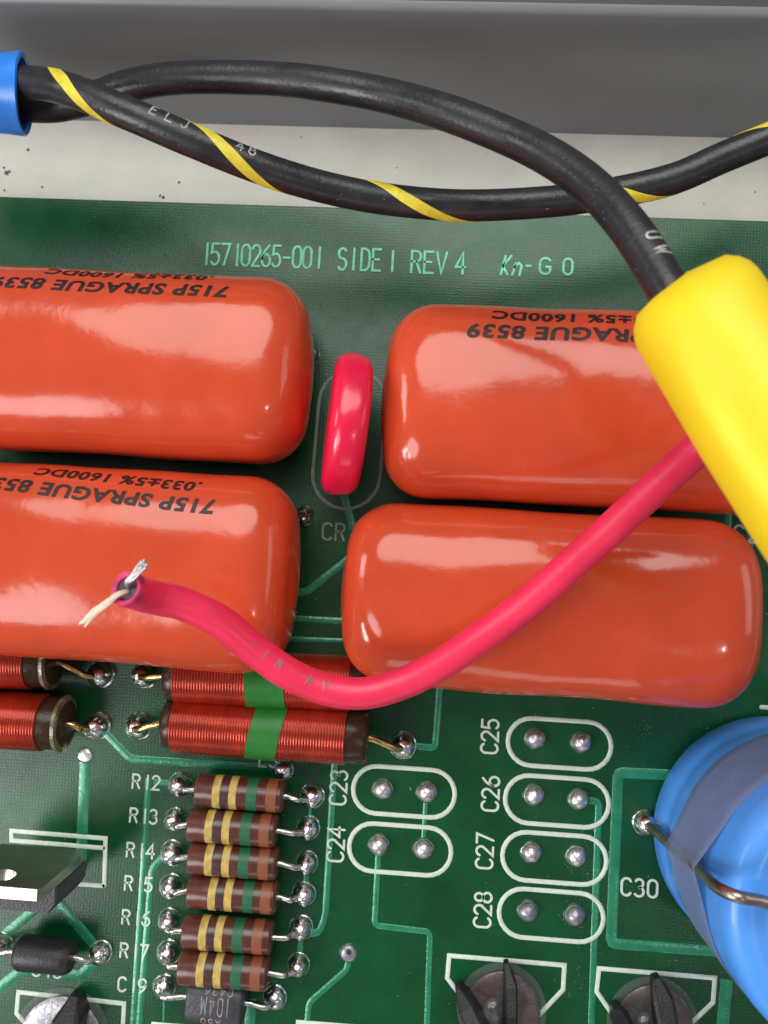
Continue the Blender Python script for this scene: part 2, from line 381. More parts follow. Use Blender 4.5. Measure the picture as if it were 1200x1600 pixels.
# oval outlines with two solder points each
def stadium(px, py, lx, ly, wpx, m, rot=0.0, name='printed_outline', n=12):
    c = at(px, py, 0); mb = MB(); r = min(lx, ly) / 2; h = max(lx, ly) / 2 - r; pts = []
    for a0, sx in ((-90, 1), (90, -1)):
        for i in range(n + 1):
            q = math.radians(a0 + 180 * i / n); pts.append(Vector((sx * h + r * math.cos(q), r * math.sin(q))))
    rt = Matrix.Rotation(rot + (PI / 2 if ly > lx else 0), 2)
    pts = [rt @ p + c.xy for p in pts]
    ribbon(mb, pts, wpx / 133, 0.002, 0.010, closed=True); return mb.build(name, m, board, angle=60)
OV = {'C25': (874, 1162), 'C26': (870, 1252), 'C27': (866, 1341), 'C28': (861, 1430), 'C23': (631, 1237), 'C24': (625, 1327)}
PADS = {'C25': ((836, 1154), (908, 1160)), 'C26': ((834, 1242), (904, 1249)), 'C27': ((830, 1332), (900, 1338)), 'C28': ((825, 1423), (898, 1430)),
        'C23': ((598, 1233), (667, 1238)), 'C24': ((592, 1320), (662, 1326))}
for k, (x, y) in OV.items(): stadium(x, y, 1.17, 0.535, 7.0, M_silk)
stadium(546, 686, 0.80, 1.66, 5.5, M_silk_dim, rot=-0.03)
padn = 0
def pad_ridge(c, r):
    mb = MB(); lathe(mb, [(0.0005, r * 1.32), (0.006, r * 1.24), (0.006, r * 1.14), (0.0005, r * 1.05)], c, (0, 0, 1), 24); mb.build('mask_ridge', M_mask, board)
def board_pad(px, py, r, h, m=M_solder):
    mb = MB(); c = at(px, py, 0); dome(mb, c, r * 1.08, h, wob=0.10); o = mb.build('solder_point', m, board); pad_ridge(c, r); return o
for k, ps in PADS.items():
    for i, (x, y) in enumerate(ps): board_pad(x, y, 0.098, 0.10, M_oldtin if (k == 'C28') else M_dull)
board_pad(443, 1202, 0.10, 0.13)
board_pad(545, 1489, 0.085, 0.03, M_oldtin)
mb = MB(); c = at(545, 1488, 0.042); lathe(mb, [(0, .03), (.004, .028)], c, (0, 0, 1), 14); mb.build('drill_hole_shade', M_dark, board)  # dark disc laid on the pad, paints the shade of a drilled hole
board_pad(133, 1180, 0.075, 0.02, M_tin)
board_pad(1144, 1483, 0.05, 0.03, M_oldtin)
# printed lettering
def label(s, px, py, hpx, advpx, wpx, vert=False, m=M_silk, **k):
    mb = MB(); o = at(px, py, 0)
    ux, uy = ((0, 1), (-1, 0)) if vert else ((1, 0), (0, 1))
    stext(mb, s, o, hpx / 133, advpx / 133, wpx / 133, ux, uy, **k); return mb.build('printed_lettering', m, board, angle=60)
for s, x, y in (('R12', 206, 1231), ('R13', 202, 1284), ('R14', 197, 1338), ('R15', 194, 1390), ('R16', 190, 1443), ('R17', 187, 1495), ('C19', 184, 1548)):
    label(s, x, y, 21, 15.7, 3.3)
for s, x, y in (('C25', 777, 1178), ('C26', 778, 1268), ('C27', 769, 1358), ('C28', 766, 1450), ('C23', 540, 1258), ('C24', 536, 1347)):
    label(s, x, y, 25, 18.5, 3.8, vert=True)
label('C30', 970, 1398, 25, 19.5, 3.8)
label('C13', 50, 1524, 22, 17, 3.6)
label('E3', 404, 1197, 21, 17, 3.4)
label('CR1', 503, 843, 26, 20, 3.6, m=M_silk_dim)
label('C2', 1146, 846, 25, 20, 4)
EH = dict(h0=0.001, h1=0.010)
for s, x, y, hp, ad, wx, jt in (('15710265-001', 313, 413, 34, 16.3, .70, 0), ('SIDE', 527, 421, 34, 18, .72, 0), ('1', 603, 424, 33, 18, .7, 0), ('REV', 641, 426, 34, 20, .80, 0), ('4', 711, 428, 34, 20, .75, 0),
                                ('Kn', 781, 429, 30, 18, 1.0, .004), ('-', 820, 428, 28, 16, .6, 0), ('G', 842, 428, 25, 20, 1.2, 0), ('O', 879, 429, 25, 20, 1.0, 0)):
    mb = MB(); stext(mb, s, at(x, y, 0), hp / 131, ad / 131, 4.3 / 131, (1, 0), (0, 1), wx=wx, jit=jt, **EH); mb.build('copper_lettering', M_etch, board, angle=60)
def outline(pts, wpx, closed=False, m=M_silk):
    mb = MB(); ribbon(mb, [at(x, y, 0) for x, y in pts], wpx / 133, 0.002, 0.010, closed=closed, maxlen=0.3); mb.build('printed_outline', m, board, angle=60)
outline([(838, 1590), (880, 1546), (882, 1508), (702, 1493), (699, 1528), (718, 1553)], 7)
outline([(1072, 1606), (1114, 1566), (1117, 1528), (936, 1513), (932, 1549), (972, 1606)], 7)
outline([(46, 1606), (26, 1583), (29, 1550), (194, 1568), (190, 1640)], 7)
outline([(163, 1384), (165, 1310), (18, 1298), (18, 1313), (162, 1325)], 7)
outline([(162, 1384), (120, 1381)], 7)
outline([(286, 1640), (288, 1604), (240, 1600), (238, 1640)], 7); outline([(463, 1640), (466, 1597), (640, 1611)], 7)
outline([(1189, 1105), (1260, 1110)], 7)
# ================================================================== COMPONENTS
def joint(parent, p, r, h, m=M_solder):
    """solder fillet, child of a component; p in the parent's space"""
    mb = MB(); lx = random.uniform(-.2, .2); dome(mb, (lx, 0, 0), r * .94, h, wob=0.08); mb.v = [(v[0] - lx, v[1], v[2]) for v in mb.v]; return mb.build('solder_joint', m, parent, loc=p)
def wire(parent, pts, r, m, name='lead', n=8, seg=12):
    mb = MB(); tube(mb, catmull(pts, n), r, seg); return mb.build(name, m, parent)
# ---- orange film capacitors
class CapShape:
    def __init__(s, L, Wd, H, seed, r=0.55, n=2.6, amp=0.034):
        s.L, s.W, s.H, s.r, s.n, s.seed, s.amp = L, Wd, H, r, n, seed, amp
    def p(s, x, q):       # x along length within +-L/2, q angle from +y towards +z
        L, r = s.L, s.r; ax = abs(x); k = 0.0
        if ax > L / 2 - r:
            t = min(1.0, (ax - (L / 2 - r)) / r); k = r * (1 - (1 - t ** 2.2) ** (1 / 2.2))
        c, sn = math.cos(q), math.sin(q)
        f = lambda v: math.copysign(abs(v) ** (2 / s.n), v)
        y = (s.W / 2 - k) * f(c); z = (s.H / 2 - k * 0.85) * f(sn)
        P = Vector((x, y, z)); d = Vector((0, y, z))
        if d.length > 1e-5:
            d.normalize()
            P += d * s.amp * (noise.noise(Vector((x * .45 + s.seed, y * .8, z * .8))) + .72 * noise.noise(Vector((x * 1.15 + s.seed * 2, y * 1.6 + 5, z * 1.6))) + .10 * noise.noise(Vector((x * 3.1 + s.seed, y * 3.4, z * 3))))
        return P
    def mesh(s):
        mb = MB(); xs = []
        n = 44
        for i in range(n + 1):
            t = -1 + 2 * i / n; xs.append(s.L / 2 * math.sin(t * PI / 2) * (1 - 1e-4))
        M = 72
        rows = []
        e = s.p(xs[0], 0)
        for kk in (0.03, 0.35, 0.7, 0.9):
            rows.append([Vector((xs[0] - 0.05 * (1 - kk ** 2), 0, 0)) + Vector((0, s.p(xs[0], 2 * PI * j / M).y, s.p(xs[0], 2 * PI * j / M).z)) * kk for j in range(M)])
        for x in xs: rows.append([s.p(x, 2 * PI * j / M) for j in range(M)])
        for kk in (0.9, 0.7, 0.35, 0.03):
            rows.append([Vector((xs[-1] + 0.05 * (1 - kk ** 2), 0, 0)) + Vector((0, s.p(xs[-1], 2 * PI * j / M).y, s.p(xs[-1], 2 * PI * j / M).z)) * kk for j in range(M)])
        return mb.grid(rows, True, True, True)
    def table(s):
        s.tab = [(0.0, 0.0)]; a = 0; prev = s.p(0, 0)
        for i in range(1, 241):
            q = PI * i / 240; c = s.p(0, q); a += (c - prev).length; s.tab.append((a, q)); prev = c
    def q_of(s, v):
        for i in range(1, len(s.tab)):
            if s.tab[i][0] >= v:
                a0, q0 = s.tab[i - 1]; a1, q1 = s.tab[i]; return q0 + (q1 - q0) * (v - a0) / max(1e-6, a1 - a0)
        return s.tab[-1][1]
    def surf(s, x, v, h):
        q = s.q_of(v); P = s.p(x, q); n = (s.p(x, q + .02) - s.p(x, q - .02)).cross(s.p(x + .02, q) - s.p(x - .02, q))
        n.normalize()
        if n.dot(Vector((0, P.y, P.z))) < 0: n = -n
        return P + n * h
def font_mesh(txt, size, sx, shear):
    cu = bpy.data.curves.new('t', 'FONT'); cu.body = txt; cu.size = size; cu.offset = size * 0.035; cu.shear = shear; cu.resolution_u = 3
    cu.space_character = 1.08
    o = bpy.data.objects.new('t', cu); COL.objects.link(o)
    dg = bpy.context.evaluated_depsgraph_get(); dg.update()
    me = bpy.data.meshes.new_from_object(o.evaluated_get(dg))
    bm = bmesh.new(); bm.from_mesh(me)
    for v in bm.verts: v.co.x *= sx
    x1 = max(v.co.x for v in bm.verts); y0 = min(v.co.y for v in bm.verts); y1 = max(v.co.y for v in bm.verts)
    y = y0 + 0.02
    while y < y1:
        bmesh.ops.bisect_plane(bm, geom=bm.verts[:] + bm.edges[:] + bm.faces[:], plane_co=(0, y, 0), plane_no=(0, 1, 0)); y += 0.025
    bpy.data.objects.remove(o); bpy.data.meshes.remove(me)
    return bm, x1
def cap_text(cs, parent, lines, m):
    """lines: (text, letter height, x of the text's start, arc position of the baseline, x scale, skew); written turned by 180 degrees"""
    for txt, h, xs, v0, sx, tilt in lines:
        bm, x1 = font_mesh(txt, h / 0.7, sx, 0.12)
        for v in bm.verts:
            x, y = v.co.x, v.co.y
            X = xs - x; V = v0 + y + tilt * x       # turned upside down on the north shoulder
            v.co = cs.surf(X, max(0.02, V), 0.003)
        me = bpy.data.meshes.new('printed_text'); bm.to_mesh(me); bm.free(); me.materials.append(m)
        o = bpy.data.objects.new('printed_text', me); COL.objects.link(o); o.parent = parent
CAPS = []
CG = 'orange dipped film capacitors lying on the board'
def film_cap(label_, left, right, ymid, seed, lines, length=4.4, width=2.12, height=1.48, cz=0.80, rot=0.0, lead=(.4, -.15)):
    """left / right: pixel x of one end (the other None)"""
    if right is not None: pr = at(right, ymid, cz); cx = pr.x - length / 2
    else: pr = at(left, ymid, cz); cx = pr.x + length / 2
    cy = pr.y + (cx - pr.x) * math.tan(rot)
    t = thing('film_capacitor', label_, 'capacitor', (cx, cy, 0), CG, rz=rot)
    cs = CapShape(length, width, height, seed); cs.table()
    b = cs.mesh().build('body', M_orange, t, angle=75); b.location = (0, 0, cz)
    CAPS.append((cs, (cx, cy, cz)))
    if lines: cap_text(cs, b, lines, M_blackink)
    for sx in (-1, 1):
        x = sx * (length / 2 + lead[1]); yo = lead[0]
        wire(t, [(x - sx * .3, yo * .6, .5), (x - sx * .1, yo * .9, .42), (x, yo, .3), (x, yo, 0.0)], 0.04, M_lead)
        joint(t, (x, yo, 0), 0.12, 0.15)
    return t, cs
T1 = [('715P SPRAGUE 8539', 0.175, 0, 0, 1.02, 0), ('.033±5% 1600DC', 0.155, 0, 0, 1.02, 0)]
film_cap('orange film capacitor at the top left, printed upside down, below the white board number', None, 482, 584, 3.1,
         [('715P SPRAGUE 8539', 0.150, 1.43, 0.66, 1.24, 0.0), ('.033±5% 1600DC', 0.130, 1.21, 0.43, 1.24, 0.0)], rot=-0.005, width=1.98, lead=(0.42, -.12))
film_cap('orange film capacitor at the left that lies under the frayed end of the red wire', None, 460, 901, 7.7,
         [('715P SPRAGUE 8539', 0.150, 1.46, 0.73, 1.24, -0.055), ('.033±5% 1600DC', 0.130, 1.26, 0.49, 1.24, -0.055)], rot=-0.010, width=2.10, lead=(0.70, -.06))
film_cap('orange film capacitor at the right, partly under the yellow sleeve, printed 8539', 603, None, 628, 11.3,
         [('715P SPRAGUE 8539', 0.155, 1.20, 0.76, 1.24, 0.0), ('.033±5% 1600DC', 0.135, 0.72, 0.54, 1.24, 0.0)], rot=0.0, width=2.08)
film_cap('orange film capacitor crossed by the red wire, beside the empty footprint C25', 541, None, 920, 17.9, None, rot=-0.012, width=1.93, length=4.22)
# ---- pink-red disc
def disc():
    c = at(541, 664, 0.93); t = thing('disc_varistor', 'pink red disc component standing on edge inside a grey printed oval', 'varistor', (c.x, c.y, 0))
    mb = MB(); R, th = 0.755, 0.40
    prof = []
    for (x, r) in ((-.5, 0), (-.5, .55), (-.46, .80), (-.36, .93), (-.2, .985), (0, 1), (.2, .985), (.36, .93), (.46, .80), (.5, .55), (.5, 0)): prof.append((x * th, r * R))
    P2 = [prof[0]]
    for i in range(len(prof) - 1):
        for k in (1, 2, 3): P2.append((prof[i][0] + (prof[i + 1][0] - prof[i][0]) * k / 3, prof[i][1] + (prof[i + 1][1] - prof[i][1]) * k / 3))
    # superellipse profile is smoother
    P2 = []
    for k in range(25):
        q = -PI / 2 + PI * k / 24; f = lambda v, n: math.copysign(abs(v) ** n, v)
        P2.append((th / 2 * f(math.sin(q), .75), R - 0.20 + 0.20 * abs(math.cos(q)) ** .75 if True else 0))
    P2 = [(-th / 2 - .012, 0.01), (-th / 2 - .008, R * .35)] + P2 + [(th / 2 + .008, R * .35), (th / 2 + .012, 0.01)]
    lathe(mb, P2, (0, 0, 0), (1, 0, 0), 72, wob=0.03)
    b = mb.build('body', M_disc, t, angle=60); b.location = (0, 0, 0.93)
    b.rotation_euler = (0, math.radians(9), math.radians(-3.5))
    for s in (-1, 1):
        wire(t, [(-0.04, s * .36, .5), (-0.06, s * .36, .25), (-0.06, s * .36, 0)], 0.035, M_lead); joint(t, (-0.06, s * .36, 0), .09, .10)
disc()
# ---- wire-wound inductors
LG = 'red wire-wound inductors beside the resistors'
def inductor(label_, x0, x1, y0, y1, pL, pR, tape, r=0.318, cz=0.345, ends=(0.13, 0.24)):
    A = at(x0, y0, cz); B = at(x1, y1, cz); ax = (B - A).normalized(); Ln = (B - A).length; mid = (A + B) / 2
    ang = math.atan2(ax.y, ax.x)
    t = thing('inductor', label_, 'inductor', (mid.x, mid.y, 0), LG, rz=ang)
    inv = Matrix.Rotation(-ang, 3, 'Z')
    loc = lambda p: inv @ (Vector(p) - Vector((mid.x, mid.y, 0)))
    wl = -Ln / 2 + ends[0]; wr = Ln / 2 - ends[1]
    mb = MB(); lathe(mb, [(-Ln / 2, 0.02), (-Ln / 2, r * .72), (-Ln / 2 + .04, r * .88), (wl + .02, r * .92), (wr - .02, r * .92), (Ln / 2 - .05, r * .9), (Ln / 2 - .01, r * .80), (Ln / 2, r * .6), (Ln / 2, 0.02)], (0, 0, cz), (1, 0, 0), 36, wob=0.04)
    mb.build('core', M_core, t, angle=50)
    def coil(a, b):
        mb = MB(); n = max(2, round((b - a) / 0.0315)); pr = [(a, r * .9)]
        pit = (b - a) / n
        for i in range(n):
            x = a + i * pit
            jr = random.uniform(-.0012, .0012)
            pr += [(x + pit * .02, r - .015), (x + pit * .22, r - .003 + jr), (x + pit * .5, r + .001 + jr), (x + pit * .78, r - .003 + jr)]
        pr += [(b, r - .015), (b, r * .9)]
        lathe(mb, pr, (0, 0, cz), (1, 0, 0), 56)
        mb.build('winding', M_enamel, t, angle=180)
    if tape:
        ta, tb, tw = tape; xa = loc(at(ta, (y0 + y1) / 2, cz + .3)).x; xb = loc(at(tb, (y0 + y1) / 2, cz + .3)).x
        coil(wl, wr)
        mb = MB(); rr = r + .008; n = 56; rows = []
        for (dx, rad) in ((0, r - .01), (0, rr), (1, rr), (1, r - .01)):
            row = []
            for j in range(n):
                q = 2 * PI * j / n; sk = tw * math.cos(q)
                row.append(Vector(((xa if dx == 0 else xb) + sk, rad * math.cos(q), cz + rad * math.sin(q))))
            rows.append(row)
        mb.grid(rows, True); mb.build('green_band', M_greentape, t, angle=60)
    else: coil(wl, wr)
    # varnished collars
    for (a, w_) in () if tape else ((Ln / 2 - .045, .06),):
        mb = MB(); lathe(mb, [(a - w_ / 2, r * .9), (a - w_ / 3, r * .99), (a + w_ / 3, r * .99), (a + w_ / 2, r * .9)], (0, 0, cz), (1, 0, 0), 32, wob=.05)
        mb.build('varnish_collar', M_collar, t)
    for sx, p in ((-1, pL), (1, pR)):
        if p is None: continue
        j = loc(at(p[0], p[1], 0)); ex = sx * Ln / 2
        wire(t, [(ex - sx * .1, 0, cz), (ex + sx * .04, j.y * .1, cz * .98), (ex + (j.x - ex) * .5, j.y * .5, cz * .9), (j.x - sx * .09, j.y * .88, cz * .74), (j.x - sx * .01, j.y, .16), (j.x, j.y, 0)], 0.042, M_brass)
        joint(t, (j.x, j.y, 0), .155, .20)
    return t
inductor('red wound inductor with green band, directly above resistor R12, fully in view', 258, 576, 1129, 1152, (217, 1134), (630, 1164), (388, 437, .06))
inductor('red wound inductor with green band, half hidden under the left capacitor and red wire', 262, 583, 1056, 1070, (226, 1054), (604, 1076), (381, 443, -.02))
inductor('red wound inductor cut by the left edge, just above the black transistor', -215, 106, 1110, 1131, None, (152, 1134), None, ends=(.13, .25))
inductor('red wound inductor cut by the left edge, tucked under the left capacitor', -225, 88, 1024, 1034, None, (158, 1053), None, ends=(.13, .25))
# ---- carbon resistors
RG = 'brown banded resistors in the column'
def resistor():
    t = thing('resistor', 'x', 'resistor', (0, 0, 0), RG)
    r = 0.178; L = 1.0; cz = 0.26
    mb = MB(); lathe(mb, [(-L / 2, .02), (-L / 2, r - .03), (-L / 2 + .012, r - .008), (-L / 2 + .03, r), (L / 2 - .03, r), (L / 2 - .012, r - .008), (L / 2, r - .03), (L / 2, .02)], (0, 0, cz), (1, 0, 0), 40)
    mb.build('body', M_res, t, angle=50)
    def band(a, b, m, name):
        mb = MB(); n = 40
        pr = [(a, r - .002), (a + .004, r + .003), (b - .004, r + .003), (b, r - .002)]
        lathe(mb, pr, (0, 0, cz), (1, 0, 0), n); return mb.build(name, m, t)
    band(-.285, -.195, M_bandy, 'yellow_band'); band(-.19, -.10, M_resdark, 'dark_band'); band(-.095, -.005, M_bandy, 'yellow_band')
    band(.10, .22, M_bandg, 'green_band'); band(.31, .43, M_bandb, 'brown_band')
    return t, cz
R0, RZ = resistor()
Ls = [(282, 1226), (274, 1280), (271, 1332), (268, 1384), (266, 1437), (264, 1487)]
Rs = [(488, 1243), (482, 1293), (480, 1347), (475, 1396), (471, 1449), (467, 1506)]
# body ends (left, right) and centre row
bodies = [(309, 443, 1240), (297, 434, 1293), (299, 433, 1345), (297, 431, 1399), (292, 424, 1459), (285, 420, 1513)]
names = ['R12', 'R13', 'R14', 'R15', 'R16', 'R17']
desc = ['topmost brown banded resistor of the column, beside the printed R12', 'second brown banded resistor from the top, beside printed R13, shifted left',
        'third brown banded resistor down, beside the printed R14', 'fourth brown banded resistor, beside printed R15, with a gap below it',
        'fifth brown banded resistor, beside printed R16, below the gap', 'lowest brown banded resistor, beside R17, above the grey capacitor']
allres = [R0] + [copy_tree(R0) for _ in range(5)]
for i, t in enumerate(allres):
    xl, xr, yc = bodies[i]; A = at(xl, yc - 6, RZ); B = at(xr, yc + 4 , RZ); m = (A + B) / 2
    ang = math.atan2(B.y - A.y, B.x - A.x)
    t.location = (m.x, m.y, (0, .02, 0, -.02, .02, .05)[i]); t.rotation_euler = (0, 0, ang); t['label'] = desc[i]
    for ch in t.children:      # each resistor is turned differently about its own axis
        if 'band' in ch.name: ch.location = ((0, .0, -.012, .03, -.02, .01)[i] + random.uniform(-.008, .008), 0, 0)
    inv = Matrix.Rotation(-ang, 3, 'Z')
    for sx, p in ((-1, Ls[i]), (1, Rs[i])):
        j = inv @ (at(p[0], p[1], 0) - Vector((m.x, m.y, 0))); j.z = 0; zz = RZ + random.uniform(-.01, .01)
        hump = random.uniform(-.02, .05)
        wire(t, [(sx * .47, 0, zz), (sx * .52, 0, zz), (sx * .52 + (j.x - sx * .52) * .5, j.y * .5, zz + hump * .5), (j.x - sx * .10, j.y * .95, zz - .06), (j.x, j.y, .12), (j.x, j.y, 0)], .034, M_lead)
        joint(t, (j.x, j.y, -t.location.z), random.uniform(.128, .146), random.uniform(.16, .20))
# ---- grey moulded capacitor C19
def c19():
    cz = .22; A = at(296, 1558, cz); B = at(383, 1567, cz); m = (A + B) / 2; ang = math.atan2(B.y - A.y, B.x - A.x)
    t = thing('moulded_capacitor', 'dark grey capacitor printed 104M, lowest in the column beside C19', 'capacitor', (m.x, m.y, 0), rz=ang)
    L = (B - A).length; mb = MB(); rows = []
    n = 48; ry, rz_ = .215, .19
    f = lambda v: math.copysign(abs(v) ** .62, v)
    for x, k in ((-L / 2, .05), (-L / 2, .86), (-L / 2 + .015, .96), (-L / 2 + .04, 1), (L / 2 - .04, 1), (L / 2 - .015, .96), (L / 2, .86), (L / 2, .05)):
        rows.append([(x, ry * k * f(math.cos(2 * PI * j / n)), cz + rz_ * k * f(math.sin(2 * PI * j / n))) for j in range(n)])
    mb.grid(rows, True, True, True); b = mb.build('body', M_greyplastic, t, angle=40)
    def sf(x, v, h):
        q = PI / 2 - v / .215 * 1.25
        q = max(-.2, min(PI + .2, q))
        return (x, (ry + h) * f(math.cos(q)), cz + (rz_ + h) * f(math.sin(q)))
    for s, v, h, ad, x0 in (('A50', -.10, .085, .082, .09), ('104M', .02, .095, .092, .20), ('C436', .135, .085, .085, .20)):
        mb = MB(); stext(mb, s, (x0, v + h / 2), h, ad, .013, (-1, 0), (0, -1), 0.0005, .003, f=sf, maxlen=.03)
        mb.build('printed_text', M_greyink, b, angle=60)
    inv = Matrix.Rotation(-ang, 3, 'Z')
    for sx, p in ((-1, (257, 1541)), (1, (430, 1558))):
        j = inv @ (at(p[0], p[1], 0) - Vector((m.x, m.y, 0)))
        wire(t, [(sx * L * .4, 0, cz), (sx * (L / 2 + .06), 0, cz), (j.x - sx * .06, j.y, cz), (j.x, j.y, .1), (j.x, j.y, 0)], .034, M_lead)
        joint(t, (j.x, j.y, 0), .135, .13)
c19()
# ---- black diode
def diode():
    cz = .26; A = at(27, 1487, cz); B = at(113, 1496, cz); m = (A + B) / 2; ang = math.atan2(B.y - A.y, B.x - A.x); L = (B - A).length
    t = thing('diode', 'black cylindrical diode at the lower left, above the printed C13', 'diode', (m.x, m.y, 0), rz=ang)
    r = .192; mb = MB(); lathe(mb, [(-L / 2, .02), (-L / 2, r - .05), (-L / 2 + .03, r - .015), (-L / 2 + .06, r), (L / 2 - .08, r * .99), (L / 2 - .07, r * .98), (L / 2 - .02, r * .86), (L / 2, r * .8), (L / 2, .02)], (0, 0, cz), (1, 0, 0), 40)
    mb.build('body', M_plastic, t, angle=30)
    inv = Matrix.Rotation(-ang, 3, 'Z')
    for sx, p in ((-1, (3, 1474)), (1, (158, 1487))):
        j = inv @ (at(p[0], p[1], 0) - Vector((m.x, m.y, 0)))
        wire(t, [(sx * L * .4, 0, cz), (sx * (L / 2 + .06), 0, cz), (j.x - sx * .06, j.y, cz * .9), (j.x, j.y, .12), (j.x, j.y, 0)], .036, M_lead)
        joint(t, (j.x, j.y, 0), .13, .17)
diode()
# ---- upright power transistor
def prism(mb, pts, z0, z1, bev=0.0):
    n = len(pts); c = Vector((sum(p[0] for p in pts) / n, sum(p[1] for p in pts) / n))
    ins = lambda d: [(p[0] + (c.x - p[0]) * d, p[1] + (c.y - p[1]) * d) for p in pts]
    rows = [[(x, y, z0) for x, y in pts], [(x, y, z1 - bev) for x, y in pts]]
    if bev: rows.append([(x, y, z1) for x, y in ins(.04)])
    return mb.grid(rows, True, True, True)
def transistor():
    p0 = at(135, 1328, .42); xr = p0.x; yn = p0.y           # north-east corner of the moulding
    W_, D = 1.02, .38
    t = thing('power_transistor', 'black upright power transistor with a drilled metal tab, at the left edge', 'transistor', (xr - W_ / 2, yn - D / 2, 0))
    X = W_ / 2; Y = D / 2
    mb = MB(); 
    prism(mb, [(-X, -Y - .02), (X - .07, -Y - .02), (X, -Y + .08), (X, Y - .128), (-X, Y - .128)], .40, 1.12, .015)
    mb.build('body', M_greyplastic, t, smooth=False)
    # tab with a hole, standing behind the moulding
    mb = MB(); hx, hz, hr = -.04, 1.25, .16; n = 28
    def per(q):  # outline with clipped shoulders
        dx, dz = math.cos(q), math.sin(q); best = 9
        for nx, nz, d in ((1, 0, X - .0), (-1, 0, X - .0), (0, 1, 1.50 - hz), (0, -1, hz - .42)):
            k = dx * nx + dz * nz
            if nx: lim = (d - hx * nx) if nz == 0 else d
            else: lim = d
            if k > 1e-6: best = min(best, lim / k)
        return best
    rows = []
    for y, kind in ((Y - .115, 0), (Y - .115, 1), (Y, 1), (Y, 0)):
        rows.append([(hx + (hr if kind == 0 else per(2 * PI * j / 56)) * math.cos(2 * PI * j / 56), y, hz + (hr if kind == 0 else per(2 * PI * j / 56)) * math.sin(2 * PI * j / 56)) for j in range(56)])
    rows.append(rows[0]); mb.grid(rows, True); mb.build('metal_tab', M_tab, t, smooth=False)
    for k in (-1, 0, 1):
        wire(t, [(k * .254, -.12, .45), (k * .254, -.16, .25), (k * .254, -.2, 0)], .04, M_lead, 'leg'); joint(t, (k * .254, -.2, 0), .1, .09)
transistor()
# ---- big blue electrolytic standing on end
def electrolytic():
    c = at(1199, 1298, 0); t = thing('electrolytic_capacitor', 'large bright blue capacitor standing on end at the right edge, tape around it', 'capacitor', (c.x, c.y, 0))
    R, H = 1.29, 2.30
    prof = [(0.02, .02), (.02, R - .12), (.06, R - .03), (.12, R), (.42, R), (.47, R - .012), (.56, R - .025), (.64, R - .01), (.7, R), (H - .22, R), (H - .12, R - .012), (H - .05, R - .05), (H - .01, R - .11), (H, R - .18), (H - .006, R - .25), (H - .022, R - .31), (H - .024, R - .38), (H - .015, R - .46), (H - .01, R * .5), (H, R * .2), (H, .01)]
    mb = MB(); lathe(mb, prof, (0, 0, 0), (0, 0, 1), 96, wob=.006); mb.build('blue_can', M_blue, t, angle=70)
    mb = MB(); lathe(mb, [(H - .02, .3), (H + .05, .28), (H + .07, .2), (H + .07, .01)], (0, 0, 0), (0, 0, 1), 32); mb.build('end_seal', M_blue, t)
    loc = lambda px, py, z: at(px, py, z) - Vector((c.x, c.y, 0))
    j = loc(1008, 1285, 0)
    pts = [(j.x, j.y, 0), (j.x, j.y, .12), loc(1030, 1304, .55), loc(1052, 1324, .95), loc(1074, 1342, 1.35), loc(1096, 1362, 1.9), loc(1120, 1386, 2.42), loc(1150, 1400, 2.62), loc(1185, 1407, 2.56), loc(1230, 1418, 2.5), (0, 0, 2.42), (0, 0, 2.3)]
    wire(t, pts, .052, M_copper_lead, n=10, seg=16); joint(t, (j.x, j.y, 0), .14, .17)
    # tape belt pulled out over the lead
    def belt(z0f, z1f, off, m, name):
        n = 160; rows = []
        def rad(z):
            k = max(0, min(1, z / 1.9)); lp = [Vector(p) for p in pts[2:6]]
            # lead position at this height
            q = min(lp, key=lambda p: abs(p.z - z)); return q
        for kz in range(8):
            f_ = kz / 7; row = []
            for i in range(n):
                a = 2 * PI * i / n; z = z0f(a) + (z1f(a) - z0f(a)) * f_
                # interpolate lead
                P = None
                for u in range(2, 6):
                    A_, B_ = Vector(pts[u]), Vector(pts[u + 1])
                    if A_.z <= z <= B_.z: P = A_.lerp(B_, (z - A_.z) / (B_.z - A_.z))
                if P is None: P = Vector(pts[2]) if z < .55 else Vector(pts[6])
                d = P.xy.length + .06; al = math.atan2(P.y, P.x); R0_ = R + off
                r_ = R0_
                if d > R0_:
                    half = math.acos(R0_ / d); da = (a - al + PI) % (2 * PI) - PI
                    if abs(da) < half: r_ = R0_ / math.cos(half - abs(da)) if abs(da) < half else R0_
                    r_ = min(r_, d)
                row.append((r_ * math.cos(a), r_ * math.sin(a), z))
            rows.append(row)
        mb = MB(); mb.grid(rows, True); o = mb.build(name, m, t, angle=80)
        so = o.modifiers.new('thickness', 'SOLIDIFY'); so.thickness = .008; return o
    belt(lambda a: .80 + .10 * math.cos(a - 2.6), lambda a: 1.72 + .16 * math.cos(a - 2.2), .012, M_tape, 'tape_belt')
electrolytic()
